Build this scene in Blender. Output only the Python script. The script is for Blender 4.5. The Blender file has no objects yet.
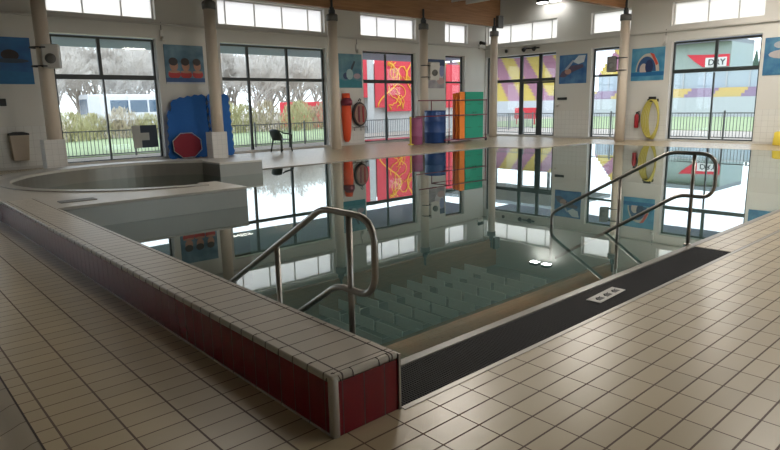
import bpy, bmesh, math, random
from mathutils import Vector, Matrix, Euler
from mathutils.geometry import tessellate_polygon
R = random.Random(7)
S = bpy.context.scene
C = S.collection
PI = math.pi

# ------------------------------------------------------------------ camera
F_PX, PITCH, ROLL, YAW, CAM_H = 602.0, math.radians(11.3), math.radians(-1.09), math.radians(48.2), 1.6
_fh = Vector((math.cos(YAW), math.sin(YAW), 0)); _rh = Vector((math.sin(YAW), -math.cos(YAW), 0)); _z = Vector((0, 0, 1))
_w = _fh*math.cos(PITCH) - _z*math.sin(PITCH)
_u0 = _fh*math.sin(PITCH) + _z*math.cos(PITCH)
_r = _rh*math.cos(ROLL) + _u0*math.sin(ROLL)
_u = -_rh*math.sin(ROLL) + _u0*math.cos(ROLL)
cam = bpy.data.cameras.new('camera'); cam.sensor_width = 36; cam.lens = F_PX/780*36
cam.clip_start = 0.05; cam.clip_end = 500
cam_ob = bpy.data.objects.new('camera', cam); C.objects.link(cam_ob)
m = Matrix((( _r.x, _u.x, -_w.x, 0), (_r.y, _u.y, -_w.y, 0), (_r.z, _u.z, -_w.z, CAM_H), (0, 0, 0, 1)))
cam_ob.matrix_world = m
S.camera = cam_ob

# ------------------------------------------------------------------ world (bright overcast sky) and exposure
WORLD_STRENGTH = 3.3
FILL_POWER = 70.0  # base power of the added fill lamps
w = bpy.data.worlds.new('overcast_sky'); S.world = w; w.use_nodes = True
nt = w.node_tree
bg = nt.nodes['Background']
tc = nt.nodes.new('ShaderNodeTexCoord'); sp = nt.nodes.new('ShaderNodeSeparateXYZ')
cr = nt.nodes.new('ShaderNodeValToRGB')
cr.color_ramp.elements[0].position = 0.0; cr.color_ramp.elements[0].color = (0.80, 0.86, 0.93, 1)
cr.color_ramp.elements[1].position = 0.6; cr.color_ramp.elements[1].color = (0.72, 0.82, 0.95, 1)
nt.links.new(tc.outputs['Generated'], sp.inputs[0]); nt.links.new(sp.outputs['Z'], cr.inputs[0])
nt.links.new(cr.outputs[0], bg.inputs['Color']); bg.inputs['Strength'].default_value = WORLD_STRENGTH
S.view_settings.view_transform = 'Standard'
S.view_settings.look = 'None'
S.view_settings.gamma = 1.0
S.view_settings.use_curve_mapping = False
S.view_settings.exposure = 0.08

# ------------------------------------------------------------------ helpers
def tag(o, label=None, cat=None, group=None, kind=None):
    if label: o['label'] = label
    if cat: o['category'] = cat
    if group: o['group'] = group
    if kind: o['kind'] = kind
    return o

def empty(name, loc, label, cat, group=None, rz=0.0):
    o = bpy.data.objects.new(name, None); C.objects.link(o)
    o.location = loc; o.rotation_euler = (0, 0, rz); o.empty_display_size = 0.1
    return tag(o, label, cat, group)

def kids(o): return [c for c in bpy.data.objects if c.parent == o]

def copy_tree(o, parent=None):
    ch = kids(o)
    c = o.copy(); C.objects.link(c)
    if parent: c.parent = parent
    for k in ch: copy_tree(k, c)
    return c

class MB:
    def __init__(self): self.bm = bmesh.new()
    def _mi(self, faces, mi):
        for f in faces: f.material_index = mi
    def box(self, x0, x1, y0, y1, z0, z1, mi=0, mat=None):
        vs = [self.bm.verts.new((x, y, z)) for z in (z0, z1) for y in (y0, y1) for x in (x0, x1)]
        if mat is not None:
            for v in vs: v.co = mat @ v.co
        idx = [(0, 2, 3, 1), (4, 5, 7, 6), (0, 1, 5, 4), (2, 6, 7, 3), (0, 4, 6, 2), (1, 3, 7, 5)]
        fs = [self.bm.faces.new([vs[i] for i in q]) for q in idx]
        self._mi(fs, mi); return fs
    def prism(self, pts, z0, z1, holes=(), mi=0, side_mi=None, fn=None, bottom=True):
        """extruded polygon with holes; fn maps (a,b,h)->xyz"""
        fn = fn or (lambda a, b, h: (a, b, h))
        loops = [list(pts)] + [list(h) for h in holes]
        flat = [p for l in loops for p in l]
        tris = tessellate_polygon([[Vector((p[0], p[1], 0)) for p in l] for l in loops])
        lo = [self.bm.verts.new(fn(p[0], p[1], z0)) for p in flat]
        hi = [self.bm.verts.new(fn(p[0], p[1], z1)) for p in flat]
        fs = []
        for t in tris:
            for vs in ((hi[t[0]], hi[t[1]], hi[t[2]]),) + (((lo[t[0]], lo[t[1]], lo[t[2]]),) if bottom else ()):
                try: f = self.bm.faces.new(vs); f.material_index = mi; fs.append(f)
                except ValueError: pass
        k = 0
        for l in loops:
            n = len(l)
            for i in range(n):
                j = (i+1) % n
                f = self.bm.faces.new((lo[k+i], lo[k+j], hi[k+j], hi[k+i])); f.material_index = mi if side_mi is None else side_mi
                fs.append(f)
            k += n
        bmesh.ops.recalc_face_normals(self.bm, faces=fs)
        return fs
    def tube(self, pts, r, n=10, closed=False, caps=True, mi=0, smooth=True):
        pts = [Vector(p) for p in pts]; N = len(pts)
        rs = r if isinstance(r, (list, tuple)) else [r]*N
        rings = []; up = None
        for i, p in enumerate(pts):
            if closed: t = (pts[(i+1) % N]-pts[i-1])
            elif i == 0: t = pts[1]-p
            elif i == N-1: t = p-pts[i-1]
            else: t = (pts[i+1]-p).normalized()+(p-pts[i-1]).normalized()
            t.normalize()
            if up is None:
                a = Vector((0, 0, 1)) if abs(t.z) < .9 else Vector((1, 0, 0))
                up = (a-t*a.dot(t)).normalized()
            else:
                up = (up-t*up.dot(t)).normalized()
            s = t.cross(up)
            rings.append([self.bm.verts.new(p+(up*math.cos(2*PI*k/n)+s*math.sin(2*PI*k/n))*rs[i]) for k in range(n)])
        fs = []
        for i in range(N if closed else N-1):
            a, b = rings[i], rings[(i+1) % N]
            for k in range(n):
                f = self.bm.faces.new((a[k], a[(k+1) % n], b[(k+1) % n], b[k])); f.smooth = smooth; fs.append(f)
        if caps and not closed:
            fs.append(self.bm.faces.new(list(reversed(rings[0])))); fs.append(self.bm.faces.new(rings[-1]))
        self._mi(fs, mi); return fs
    def lathe(self, prof, cx=0, cy=0, n=24, mi=0, smooth=True, caps=True):
        rings = [[self.bm.verts.new((cx+r*math.cos(2*PI*k/n), cy+r*math.sin(2*PI*k/n), z)) for k in range(n)] for r, z in prof]
        fs = []
        for a, b in zip(rings, rings[1:]):
            for k in range(n):
                f = self.bm.faces.new((a[k], a[(k+1) % n], b[(k+1) % n], b[k])); f.smooth = smooth; fs.append(f)
        if caps:
            fs.append(self.bm.faces.new(list(reversed(rings[0])))); fs.append(self.bm.faces.new(rings[-1]))
        self._mi(fs, mi); return fs
    def grid(self, fn, nu, nv, mi=0, smooth=True):
        vs = [[self.bm.verts.new(fn(u/nu, v/nv)) for u in range(nu+1)] for v in range(nv+1)]
        for v in range(nv):
            for u in range(nu):
                f = self.bm.faces.new((vs[v][u], vs[v][u+1], vs[v+1][u+1], vs[v+1][u])); f.material_index = mi; f.smooth = smooth
    def build(self, name, mats, parent=None, bevel=0, seg=2, loc=None, rot=None, solid=0):
        me = bpy.data.meshes.new(name)
        bmesh.ops.recalc_face_normals(self.bm, faces=self.bm.faces[:])
        self.bm.to_mesh(me); self.bm.free()
        for mt in (mats if isinstance(mats, (list, tuple)) else [mats]): me.materials.append(mt)
        o = bpy.data.objects.new(name, me); C.objects.link(o)
        if parent: o.parent = parent
        if loc: o.location = loc
        if rot: o.rotation_euler = rot
        if solid:
            q = o.modifiers.new('solid', 'SOLIDIFY'); q.thickness = solid; q.offset = 0
        if bevel:
            b = o.modifiers.new('bevel', 'BEVEL'); b.width = bevel; b.segments = seg; b.limit_method = 'ANGLE'; b.angle_limit = math.radians(40)
        return o

# ------------------------------------------------------------------ materials
def _new(name):
    mt = bpy.data.materials.new(name); mt.use_nodes = True
    return mt, mt.node_tree, mt.node_tree.nodes['Principled BSDF']

def mat(name, col, rough=0.5, metal=0.0, vary=0.06, scale=6.0, spec=0.5, bump=0.0, trans=None):
    mt, nt, b = _new(name)
    tcn = nt.nodes.new('ShaderNodeTexCoord'); nz = nt.nodes.new('ShaderNodeTexNoise'); nz.inputs['Scale'].default_value = scale
    nz.inputs['Detail'].default_value = 3
    nt.links.new(tcn.outputs['Object'], nz.inputs['Vector'])
    mx = nt.nodes.new('ShaderNodeMix'); mx.data_type = 'RGBA'
    mx.inputs['A'].default_value = (*[c*(1-vary) for c in col], 1); mx.inputs['B'].default_value = (*[min(1, c*(1+vary)) for c in col], 1)
    nt.links.new(nz.outputs['Fac'], mx.inputs['Factor']); nt.links.new(mx.outputs['Result'], b.inputs['Base Color'])
    b.inputs['Roughness'].default_value = rough; b.inputs['Metallic'].default_value = metal
    b.inputs['Specular IOR Level'].default_value = spec
    if bump:
        bp = nt.nodes.new('ShaderNodeBump'); bp.inputs['Strength'].default_value = bump; bp.inputs['Distance'].default_value = 0.01
        nt.links.new(nz.outputs['Fac'], bp.inputs['Height']); nt.links.new(bp.outputs[0], b.inputs['Normal'])
    return mt

def math_node(nt, op, a, b=None, c=None):
    n = nt.nodes.new('ShaderNodeMath'); n.operation = op
    for i, v in enumerate((a, b, c)):
        if v is None: continue
        if isinstance(v, (int, float)): n.inputs[i].default_value = v
        else: nt.links.new(v, n.inputs[i])
    return n.outputs[0]

def line_mask(nt, coord, pitch, off, width):
    """1 on a joint line of given width, 0 elsewhere; width may be a socket"""
    t = math_node(nt, 'DIVIDE', math_node(nt, 'SUBTRACT', coord, off), pitch)
    fr = math_node(nt, 'FRACT', t)
    d = math_node(nt, 'MULTIPLY', math_node(nt, 'MINIMUM', fr, math_node(nt, 'SUBTRACT', 1.0, fr)), pitch)
    half = math_node(nt, 'MULTIPLY', width, 0.5) if not isinstance(width, float) else width*.5
    return math_node(nt, 'LESS_THAN', d, half), math_node(nt, 'FLOOR', t)

def tile_mat(name, col, joint, px, ox, wx, py, oy, wy, axes='XY', rough=0.35, vary=0.10, spec=0.5, zmax=None, col2=None, tilebump=0.15):
    mt, nt, b = _new(name)
    tcn = nt.nodes.new('ShaderNodeTexCoord'); s = nt.nodes.new('ShaderNodeSeparateXYZ'); nt.links.new(tcn.outputs['Object'], s.inputs[0])
    A, B = s.outputs[axes[0]], s.outputs[axes[1]]
    if callable(wx): wx = wx(nt, s)
    if callable(wy): wy = wy(nt, s)
    ma, ia = line_mask(nt, A, px, ox, wx); mb_, ib = line_mask(nt, B, py, oy, wy)
    mk = math_node(nt, 'MAXIMUM', ma, mb_)
    cb = nt.nodes.new('ShaderNodeCombineXYZ'); nt.links.new(ia, cb.inputs[0]); nt.links.new(ib, cb.inputs[1])
    wn = nt.nodes.new('ShaderNodeTexWhiteNoise'); wn.noise_dimensions = '3D'; nt.links.new(cb.outputs[0], wn.inputs['Vector'])
    nz = nt.nodes.new('ShaderNodeTexNoise'); nz.inputs['Scale'].default_value = 2.2; nz.inputs['Detail'].default_value = 4; nt.links.new(tcn.outputs['Object'], nz.inputs['Vector'])
    f = math_node(nt, 'ADD', math_node(nt, 'MULTIPLY', wn.outputs['Value'], .6), math_node(nt, 'MULTIPLY', nz.outputs['Fac'], .4))
    m1 = nt.nodes.new('ShaderNodeMix'); m1.data_type = 'RGBA'
    m1.inputs['A'].default_value = (*[c*(1-vary) for c in col], 1); m1.inputs['B'].default_value = (*[min(1, c*(1+vary)) for c in col], 1)
    nt.links.new(f, m1.inputs['Factor'])
    if zmax is not None:
        lt = math_node(nt, 'LESS_THAN', s.outputs['Z'], zmax); mk = math_node(nt, 'MULTIPLY', mk, lt)
        m0 = nt.nodes.new('ShaderNodeMix'); m0.data_type = 'RGBA'; m0.inputs['A'].default_value = (*(col2 or col), 1)
        nt.links.new(lt, m0.inputs['Factor']); nt.links.new(m1.outputs['Result'], m0.inputs['B']); base = m0.outputs['Result']
    else: base = m1.outputs['Result']
    m2 = nt.nodes.new('ShaderNodeMix'); m2.data_type = 'RGBA'; m2.inputs['B'].default_value = (*joint, 1)
    nt.links.new(mk, m2.inputs['Factor']); nt.links.new(base, m2.inputs['A']); nt.links.new(m2.outputs['Result'], b.inputs['Base Color'])
    r = math_node(nt, 'ADD', math_node(nt, 'MULTIPLY', mk, .35), rough); nt.links.new(r, b.inputs['Roughness'])
    b.inputs['Specular IOR Level'].default_value = spec
    bp = nt.nodes.new('ShaderNodeBump'); bp.inputs['Strength'].default_value = tilebump; bp.inputs['Distance'].default_value = 0.003
    hgt = math_node(nt, 'SUBTRACT', math_node(nt, 'MULTIPLY', nz.outputs['Fac'], .5), mk)
    nt.links.new(hgt, bp.inputs['Height']); nt.links.new(bp.outputs[0], b.inputs['Normal'])
    return mt

def region_width(inside, outside):
    def fn(nt, s):
        a = math_node(nt, 'MULTIPLY', math_node(nt, 'LESS_THAN', s.outputs['X'], 1.6), math_node(nt, 'GREATER_THAN', s.outputs['Y'], 2.2))
        return math_node(nt, 'ADD', math_node(nt, 'MULTIPLY', a, inside-outside), outside)
    return fn
M = {}
M['deck'] = tile_mat('beige_deck_tile', (.47, .385, .25), (.115, .07, .045), .2645, .597, region_width(.011, .008), .1365, 1.93, region_width(.008, .0105), rough=.30, vary=.10, spec=.55)
M['wall'] = tile_mat('painted_wall_tiled_below', (.70, .70, .67), (.48, .48, .46), .2, 0, .006, .2, 0, .006, axes='XZ', rough=.5, vary=.03, zmax=1.2, col2=(.68, .67, .63))
M['wallB'] = tile_mat('painted_wall_tiled_below_side', (.70, .70, .67), (.48, .48, .46), .2, 0, .006, .2, 0, .006, axes='YZ', rough=.5, vary=.03, zmax=1.2, col2=(.68, .67, .63))
M['ceiling'] = mat('ceiling_grey', (.33, .33, .31), .9)
M['coping'] = tile_mat('cream_coping_tile', (.46, .42, .355), (.05, .032, .025), .325, 1.636, .010, .1365, 2.268, .009, rough=.32, vary=.07)
M['coping_edge'] = tile_mat('cream_bullnose_tile', (.45, .41, .35), (.05, .035, .03), 10, 5.1, .001, .273, 2.134, .006, rough=.3, vary=.04)
M['coping_round'] = mat('cream_rim_tile', (.40, .375, .33), .35, vary=.12, scale=9)
M['red_tile'] = tile_mat('deep_red_tile', (.18, .002, .009), (.06, .03, .028), .1365, 1.636, .007, .1365, 2.268, .007, axes='XY', rough=.22, vary=.10)
M['red_tile_far'] = M['red_tile']
M['steel'] = mat('brushed_steel', (.36, .34, .31), .30, 1.0, vary=.06, scale=30)
M['pool_grey'] = mat('grey_pool_lining', (.20, .19, .165), .3, .5, vary=.08, scale=3)
M['pool_tile'] = tile_mat('pale_pool_tile', (.38, .47, .46), (.22, .3, .29), .25, 0, .008, .125, 0, .006, rough=.5, vary=.06)
M['rim'] = mat('grey_pool_rim_stone', (.21, .19, .16), .35, vary=.1)
M['strip'] = mat('pale_steel_strip', (.34, .32, .285), .35, .3)
M['rubber'] = mat('black_plastic_grating', (.012, .012, .015), .6, vary=.3, scale=40, spec=.2)
M['channel'] = mat('dark_channel', (.02, .02, .025), .8)
M['gutter'] = tile_mat('glazed_gutter_tile', (.52, .46, .37), (.09, .06, .04), 10, 5, .001, .2645, 3.73, .007, rough=.25, vary=.08)
M['column'] = mat('cream_column_paint', (.66, .57, .47), .5, vary=.05, scale=2)
M['sleeve'] = tile_mat('white_sleeve_tile', (.66, .65, .62), (.45, .44, .42), .15, 0, .005, .15, 0, .005, axes='XZ', rough=.4, vary=.03)
M['dark_steel'] = mat('dark_steel_fork', (.055, .06, .065), .5, .6)
M['collar'] = mat('grey_collar', (.16, .16, .155), .55, .3)
M['frame'] = mat('anthracite_window_frame', (.028, .036, .036), .45)
M['white_frame'] = mat('white_frame_paint', (.74, .73, .70), .45, vary=.03)
M['wood'] = None
M['black'] = mat('black_plastic', (.02, .02, .02), .5)
M['white'] = mat('white_plastic', (.72, .71, .68), .5)
M['light_grey'] = mat('light_grey_plastic', (.58, .57, .54), .5)
M['blue'] = mat('blue_foam', (.012, .125, .44), .75, scale=12)
M['red'] = mat('red_foam', (.24, .012, .03), .75, scale=12)
M['red2'] = mat('red_enamel', (.36, .015, .025), .4)
M['orange_mat'] = mat('orange_foam', (.95, .27, .04), .7)
M['green_mat'] = mat('green_foam', (.02, .36, .24), .7)
M['float'] = mat('orange_red_float', (.85, .10, .03), .6)
M['maroon'] = mat('maroon_tube_paint', (.20, .025, .05), .4)
M['purple'] = mat('purple_barrel', (.32, .09, .20), .5)
M['blue_barrel'] = mat('blue_barrel', (.02, .07, .24), .45)
M['yellow'] = mat('yellow_plastic', (.75, .58, .06), .5)
M['hose'] = mat('yellow_hose', (.50, .44, .10), .5, scale=20)
M['bin'] = mat('beige_bin', (.50, .42, .33), .5)
M['chair'] = mat('dark_green_plastic', (.03, .045, .035), .45)
M['cloth_dark'] = mat('navy_cloth', (.05, .065, .09), .9)
M['cloth_grey'] = mat('grey_cloth', (.40, .41, .39), .9)
M['baffle'] = mat('pale_acoustic_baffle', (.88, .88, .85), .85)

# glulam wood: fine horizontal laminations
def wood_mat():
    mt, nt, b = _new('glulam_timber')
    tcn = nt.nodes.new('ShaderNodeTexCoord'); mp = nt.nodes.new('ShaderNodeMapping'); mp.inputs['Scale'].default_value = (.5, 1, 9)
    nt.links.new(tcn.outputs['Object'], mp.inputs[0])
    nz = nt.nodes.new('ShaderNodeTexNoise'); nz.inputs['Scale'].default_value = 2.0; nz.inputs['Detail'].default_value = 5; nt.links.new(mp.outputs[0], nz.inputs['Vector'])
    r = nt.nodes.new('ShaderNodeValToRGB'); r.color_ramp.elements[0].position = .3; r.color_ramp.elements[0].color = (.30, .145, .06, 1)
    r.color_ramp.elements[1].position = .7; r.color_ramp.elements[1].color = (.42, .215, .095, 1)
    nt.links.new(nz.outputs['Fac'], r.inputs[0]); nt.links.new(r.outputs[0], b.inputs['Base Color']); b.inputs['Roughness'].default_value = .55
    return mt
M['wood'] = wood_mat()

def schlick(nt, f0, power=5.0, normal=None):
    lw = nt.nodes.new('ShaderNodeLayerWeight'); lw.inputs['Blend'].default_value = .5
    if normal: nt.links.new(normal, lw.inputs['Normal'])
    return math_node(nt, 'ADD', math_node(nt, 'MULTIPLY', math_node(nt, 'POWER', lw.outputs['Facing'], power), 1-f0), f0)

def glass_mat(name, tint=(1, 1, 1)):
    mt = bpy.data.materials.new(name); mt.use_nodes = True; nt = mt.node_tree; nt.nodes.clear()
    out = nt.nodes.new('ShaderNodeOutputMaterial'); mx = nt.nodes.new('ShaderNodeMixShader')
    fr = schlick(nt, .04)
    tr = nt.nodes.new('ShaderNodeBsdfTransparent'); tr.inputs[0].default_value = (*tint, 1)
    gl = nt.nodes.new('ShaderNodeBsdfGlossy'); gl.inputs['Roughness'].default_value = .02
    nt.links.new(fr, mx.inputs[0]); nt.links.new(tr.outputs[0], mx.inputs[1]); nt.links.new(gl.outputs[0], mx.inputs[2]); nt.links.new(mx.outputs[0], out.inputs[0])
    return mt
M['glass'] = glass_mat('window_glass', (.93, .95, .95))

def water_mat():
    mt = bpy.data.materials.new('pool_water'); mt.use_nodes = True; nt = mt.node_tree; nt.nodes.clear()
    out = nt.nodes.new('ShaderNodeOutputMaterial'); mx = nt.nodes.new('ShaderNodeMixShader')
    tcn = nt.nodes.new('ShaderNodeTexCoord')
    nz = nt.nodes.new('ShaderNodeTexNoise'); nz.inputs['Scale'].default_value = 1.1; nz.inputs['Detail'].default_value = 2
    nt.links.new(tcn.outputs['Object'], nz.inputs['Vector'])
    bp = nt.nodes.new('ShaderNodeBump'); bp.inputs['Strength'].default_value = .02; bp.inputs['Distance'].default_value = .02; nt.links.new(nz.outputs['Fac'], bp.inputs['Height'])
    fr = schlick(nt, .06, 2.9)
    tr = nt.nodes.new('ShaderNodeBsdfTransparent'); tr.inputs[0].default_value = (.35, .44, .43, 1)
    gl = nt.nodes.new('ShaderNodeBsdfGlossy'); gl.inputs['Roughness'].default_value = .0
    gl.inputs['Color'].default_value = (.93, .98, .97, 1)
    nt.links.new(bp.outputs[0], gl.inputs['Normal'])
    nt.links.new(fr, mx.inputs[0]); nt.links.new(tr.outputs[0], mx.inputs[1]); nt.links.new(gl.outputs[0], mx.inputs[2]); nt.links.new(mx.outputs[0], out.inputs[0])
    return mt
M['water'] = water_mat()

def translucent_mat():
    mt = bpy.data.materials.new('translucent_white_panel'); mt.use_nodes = True; nt = mt.node_tree; nt.nodes.clear()
    out = nt.nodes.new('ShaderNodeOutputMaterial'); mx = nt.nodes.new('ShaderNodeMixShader'); mx.inputs[0].default_value = .2
    t = nt.nodes.new('ShaderNodeBsdfTranslucent'); t.inputs[0].default_value = (1.0, .95, .87, 1)
    d = nt.nodes.new('ShaderNodeBsdfDiffuse'); d.inputs[0].default_value = (.85, .84, .80, 1)
    nt.links.new(t.outputs[0], mx.inputs[1]); nt.links.new(d.outputs[0], mx.inputs[2]); nt.links.new(mx.outputs[0], out.inputs[0])
    return mt
M['translucent'] = translucent_mat()

def emit_mat(name, col, st):
    mt = bpy.data.materials.new(name); mt.use_nodes = True; nt = mt.node_tree; nt.nodes.clear()
    out = nt.nodes.new('ShaderNodeOutputMaterial'); e = nt.nodes.new('ShaderNodeEmission'); e.inputs[0].default_value = (*col, 1); e.inputs[1].default_value = st
    nt.links.new(e.outputs[0], out.inputs[0]); return mt
M['fill_glow'] = emit_mat('fill_glow', (1, .97, .92), 6.0)  # glowing face of the added fill panels
M['flood_glow'] = emit_mat('flood_glow', (1, .98, .95), 25.0)

# ------------------------------------------------------------------ layout numbers
FACE_Y, FRAME_Y = 19.6, 19.8       # inner face of the long window wall and plane of its frames
FACE_X, FRAME_X = 24.0, 24.2
X0, Y0, TOP = -7.0, -7.0, 6.6
RIM_Y = 2.65
BC = (4.7, 12.3); BR = 2.6; BO = 3.35
WATER_Z = -0.004

def arc(c, r, a0, a1, n):
    return [(c[0]+r*math.cos(math.radians(a0+(a1-a0)*i/n)), c[1]+r*math.sin(math.radians(a0+(a1-a0)*i/n))) for i in range(n+1)]

# outline of the water hole in the floor
A_end = math.degrees(math.asin((14.0-BC[1])/3.1))
hole_main = [(2.0, RIM_Y), (21.2, RIM_Y), (21.2, 12.2), (18.2, 12.4), (17.4, 14.0)] + arc(BC, 3.1, A_end, 180, 30) + [(1.8, 12.0), (1.8, 2.9), (2.0, 2.9)]
hole_floor = [(1.97, 2.2), (6.83, 2.2), (6.83, RIM_Y-.07)] + [(21.2, RIM_Y-.07)] + hole_main[2:-2] + [(1.8, 2.9), (1.97, 2.9)]

# ------------------------------------------------------------------ floor
f = MB()
f.prism([(X0, Y0), (FACE_X+.45, Y0), (FACE_X+.45, FACE_Y+.45), (X0, FACE_Y+.45)], -.25, 0,
        holes=[hole_floor, [(.16, -5), (.503, -5), (.503, 18.6), (.16, 18.6)]], side_mi=1)
tag(f.build('floor', [M['deck'], M['gutter']]), kind='structure')

# gutter channel beside the deck
g = MB()
prof = [(.503, 0), (.47, -.004), (.43, -.02), (.38, -.036), (.33, -.042), (.28, -.036), (.23, -.02), (.19, -.004), (.16, 0)]
g.grid(lambda u, v: (prof[round(u*8)][0], -5+23.6*v, prof[round(u*8)][1]), 8, 60)
tag(g.build('trim_1', M['gutter']), kind='structure', label='curved cream tiled gutter sunk into the deck by the left edge')

g = MB(); g.box(.4985, .508, -5, 18.6, -.01, .0012)
M['joint'] = mat('dark_grout', (.05, .035, .03), .8)
tag(g.build('trim_10', M['joint']), kind='structure', label='dark joint between gutter and deck tiles')
# pool shell below the deck
p = MB()
p.prism(hole_main, -1.45, -1.35)
n = len(hole_main)
for i in range(n):
    a, b = hole_main[i], hole_main[(i+1) % n]
    if 3 < i < n-1: pass
    q = [p.bm.verts.new((*a, -1.4)), p.bm.verts.new((*b, -1.4)), p.bm.verts.new((*b, -.012)), p.bm.verts.new((*a, -.012))]
    p.bm.faces.new(q)
tag(p.build('pool_basin', M['pool_tile']), 'sunken swimming pool basin lined with pale blue green tiles', kind='structure')

# broad underwater stairs between the two handrails
st = MB()
for k in range(6):
    st.box(2.02, 6.9, RIM_Y+.02+.32*k, RIM_Y+.02+.32*(k+1), -1.35, -.16-.17*k)
tag(st.build('pool_stairs', M['pool_tile'], bevel=.01), 'wide tiled stairs leading down into the water between the handrails', kind='structure')

# water surface
wt = MB()
_A1 = math.degrees(math.acos((6.5-BC[0])/BR)); _A2 = -math.degrees(math.acos((4.47-BC[0])/BR))
water_pts = [(2.015, RIM_Y), (21.2, RIM_Y), (21.2, 12.2), (18.2, 12.4), (17.4, 14.0), (7.61, 14.0), (7.61, 13.19), (6.49, 13.24)] + arc(BC, BR, _A2, -360+_A1, 56)[::-1] + [(4.47, 10.03), (4.81, 10.01), (4.83, 8.91), (2.015, 8.91)]
wt.bm.faces.new([wt.bm.verts.new((x, y, WATER_Z)) for x, y in water_pts])
bmesh.ops.triangulate(wt.bm, faces=wt.bm.faces[:])
wo = wt.build('pool_water', M['water'])
for pl in wo.data.polygons:
    pass
if wo.data.polygons[0].normal.z < 0: wo.data.flip_normals()
tag(wo, 'still clear blue green water filling the pool', 'water', kind='stuff')

# rim lip and pale strip along the near side
r_ = MB(); r_.box(2.0, 21.25, RIM_Y-.07, RIM_Y, -.3, .006)
tag(r_.build('trim_2', M['rim'], bevel=.004), kind='structure', label='smooth grey lip along the near edge of the pool')
r_ = MB(); r_.box(2.02, 21.25, 2.165, 2.2, -.05, .004); 
tag(r_.build('trim_3', M['strip']), kind='structure', label='thin pale metal strip beside the grating')
r_ = MB(); r_.box(6.835, 21.2, 2.2, RIM_Y-.07, -.2, .001)
tag(r_.build('trim_4', M['deck']), kind='structure', label='beige tiled strip between rim and metal strip')
fe = [(21.2, 12.2), (18.2, 12.4), (17.4, 14.0), (7.55, 14.0)]
r_ = MB()
for a, b in zip(fe, fe[1:]): r_.tube([(*a, -.005), (*b, -.005)], .022, 6)
tag(r_.build('trim_5', M['rim']), kind='structure', label='rounded lip along the far edges of the pool')

# overflow grating in its channel
ch = MB(); ch.box(1.975, 6.82, 2.2, RIM_Y-.072, -.2, -.06)
tag(ch.build('trim_6', M['channel']), kind='structure', label='dark overflow channel under the grating')
gr = empty('floor_grating', (2.03, 2.2, 0), 'long black slotted overflow grating laid along the pool rim', 'grating')
gb = MB()
x = 0.0
while x < 4.79: gb.box(x, x+.009, .005, .372, -.022, -.001); x += .0185
gb.build('slats', M['rubber'], gr)
gb = MB()
for yy in [i*.0235+.005 for i in range(16)]: gb.box(0, 4.79, yy, yy+.008, -.026, -.004)
gb.build('cross_bars', M['rubber'], gr)
sg = empty('floor_plaque', (4.565, 2.4, .0), 'small white plaque with dark markings lying on the black grating', 'plaque', rz=math.radians(3))
q = MB(); q.box(-.235, .235, -.062, .062, 0, .006); pt_ = q.build('plate', M['light_grey'], sg, bevel=.003)
for cx in (-.14, 0, .14):
    q = MB()
    q.tube([(cx-.04, -.01, .007), (cx-.015, .015, .007), (cx+.01, .0, .007), (cx+.045, .012, .007)], .006, 6)
    q.box(cx-.045, cx+.045, -.035, -.001, .006, .0075); q.build('printed_mark', M['black'], pt_)

# ------------------------------------------------------------------ raised pool wall (parapet + basin ring)
A1 = math.degrees(math.acos((6.5-BC[0])/BR))           # where the far arm leaves the circle
A2 = -math.degrees(math.acos((4.47-BC[0])/BR))         # bottom, near arm
inner = arc(BC, BR, A2, -360+A1, 56)                   # clockwise: bottom -> left -> top
oA = math.degrees(math.acos((7.6-BC[0])/BO))
outer = arc(BC, BO, oA, 180, 40)
slab_pts = [(1.575, 2.2), (2.0, 2.2), (2.0, 8.92), (4.82, 8.92), (4.80, 10.0), (4.47, 10.02)] + inner + [(6.5, 13.25), (7.6, 13.2)] + outer + [(1.4, 11.3), (1.575, 10.4)]
def offset_slab(d):
    # body is slightly inside the coping
    return slab_pts
b = MB()
b.prism(slab_pts, -1.38, .285)
for fc in b.bm.faces:
    nrm = fc.normal; c = fc.calc_center_median()
    fc.material_index = 1
    if abs(nrm.z) < .5:
        if c.x < 1.62 or abs(c.y-2.2) < .01: fc.material_index = 0
body = b.build('pool_wall', [M['red_tile'], M['pool_grey']])
tag(body, 'low raised pool wall faced with dark red tiles, curving round the bubble basin', kind='structure')
cp = MB(); cp.prism([(1.575-.004, 2.2-.004), (2.004, 2.2-.004), (2.004, 8.92), (2.0, 10.2), (1.575-.004, 10.2)], .2855, .325)
cpo = cp.build('coping', M['coping'], body, bevel=.016, seg=4); tag(cpo, 'cream tiled coping on top of the red wall')
# second coping piece: everything around the basin
ring_pts = [(1.571, 10.2), (2.0, 10.2), (2.0, 8.915), (4.825, 8.915), (4.805, 10.005), (4.475, 10.025)] + inner + [(6.5, 13.245), (7.605, 13.195)] + outer + [(1.4, 11.3)]
cp = MB(); cp.prism(ring_pts, .2855, .325)
cpo = cp.build('coping', M['coping_round'], body, bevel=.006, seg=2); tag(cpo, 'grey cream top of the round basin wall')
# raised rim band round the basin
rb = MB()
ro = [(BC[0]+(x-BC[0])*1.075, BC[1]+(y-BC[1])*1.075) for x, y in inner]
rb.prism(inner + ro[::-1], .325, .345)
rbo = rb.build('rim_band', M['strip'], body, bevel=.008, seg=3); tag(rbo, 'pale rounded band along the inner edge')
# plinth, corner bead and steel edge
pl = MB()
pl.box(1.571, 1.6, 2.196, 10.2, 0, .012); pl.build('plinth', M['coping_edge'], body)
pl = MB(); pl.lathe([(.026, 0), (.026, .292), (.02, .312), (.008, .322)], 1.592, 2.217, 16)
plo = pl.build('corner_bead', M['coping_edge'], body); tag(plo, 'cream rounded corner tile')
pl = MB(); pl.box(2.004, 2.012, 2.196, 8.9, -.1, .316); pl.build('edge_strip', M['steel'], body)
pl = MB(); pl.box(2.0, 2.014, 2.188, 2.2, 0, .316); pl.build('edge_strip', M['steel'], body)
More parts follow.
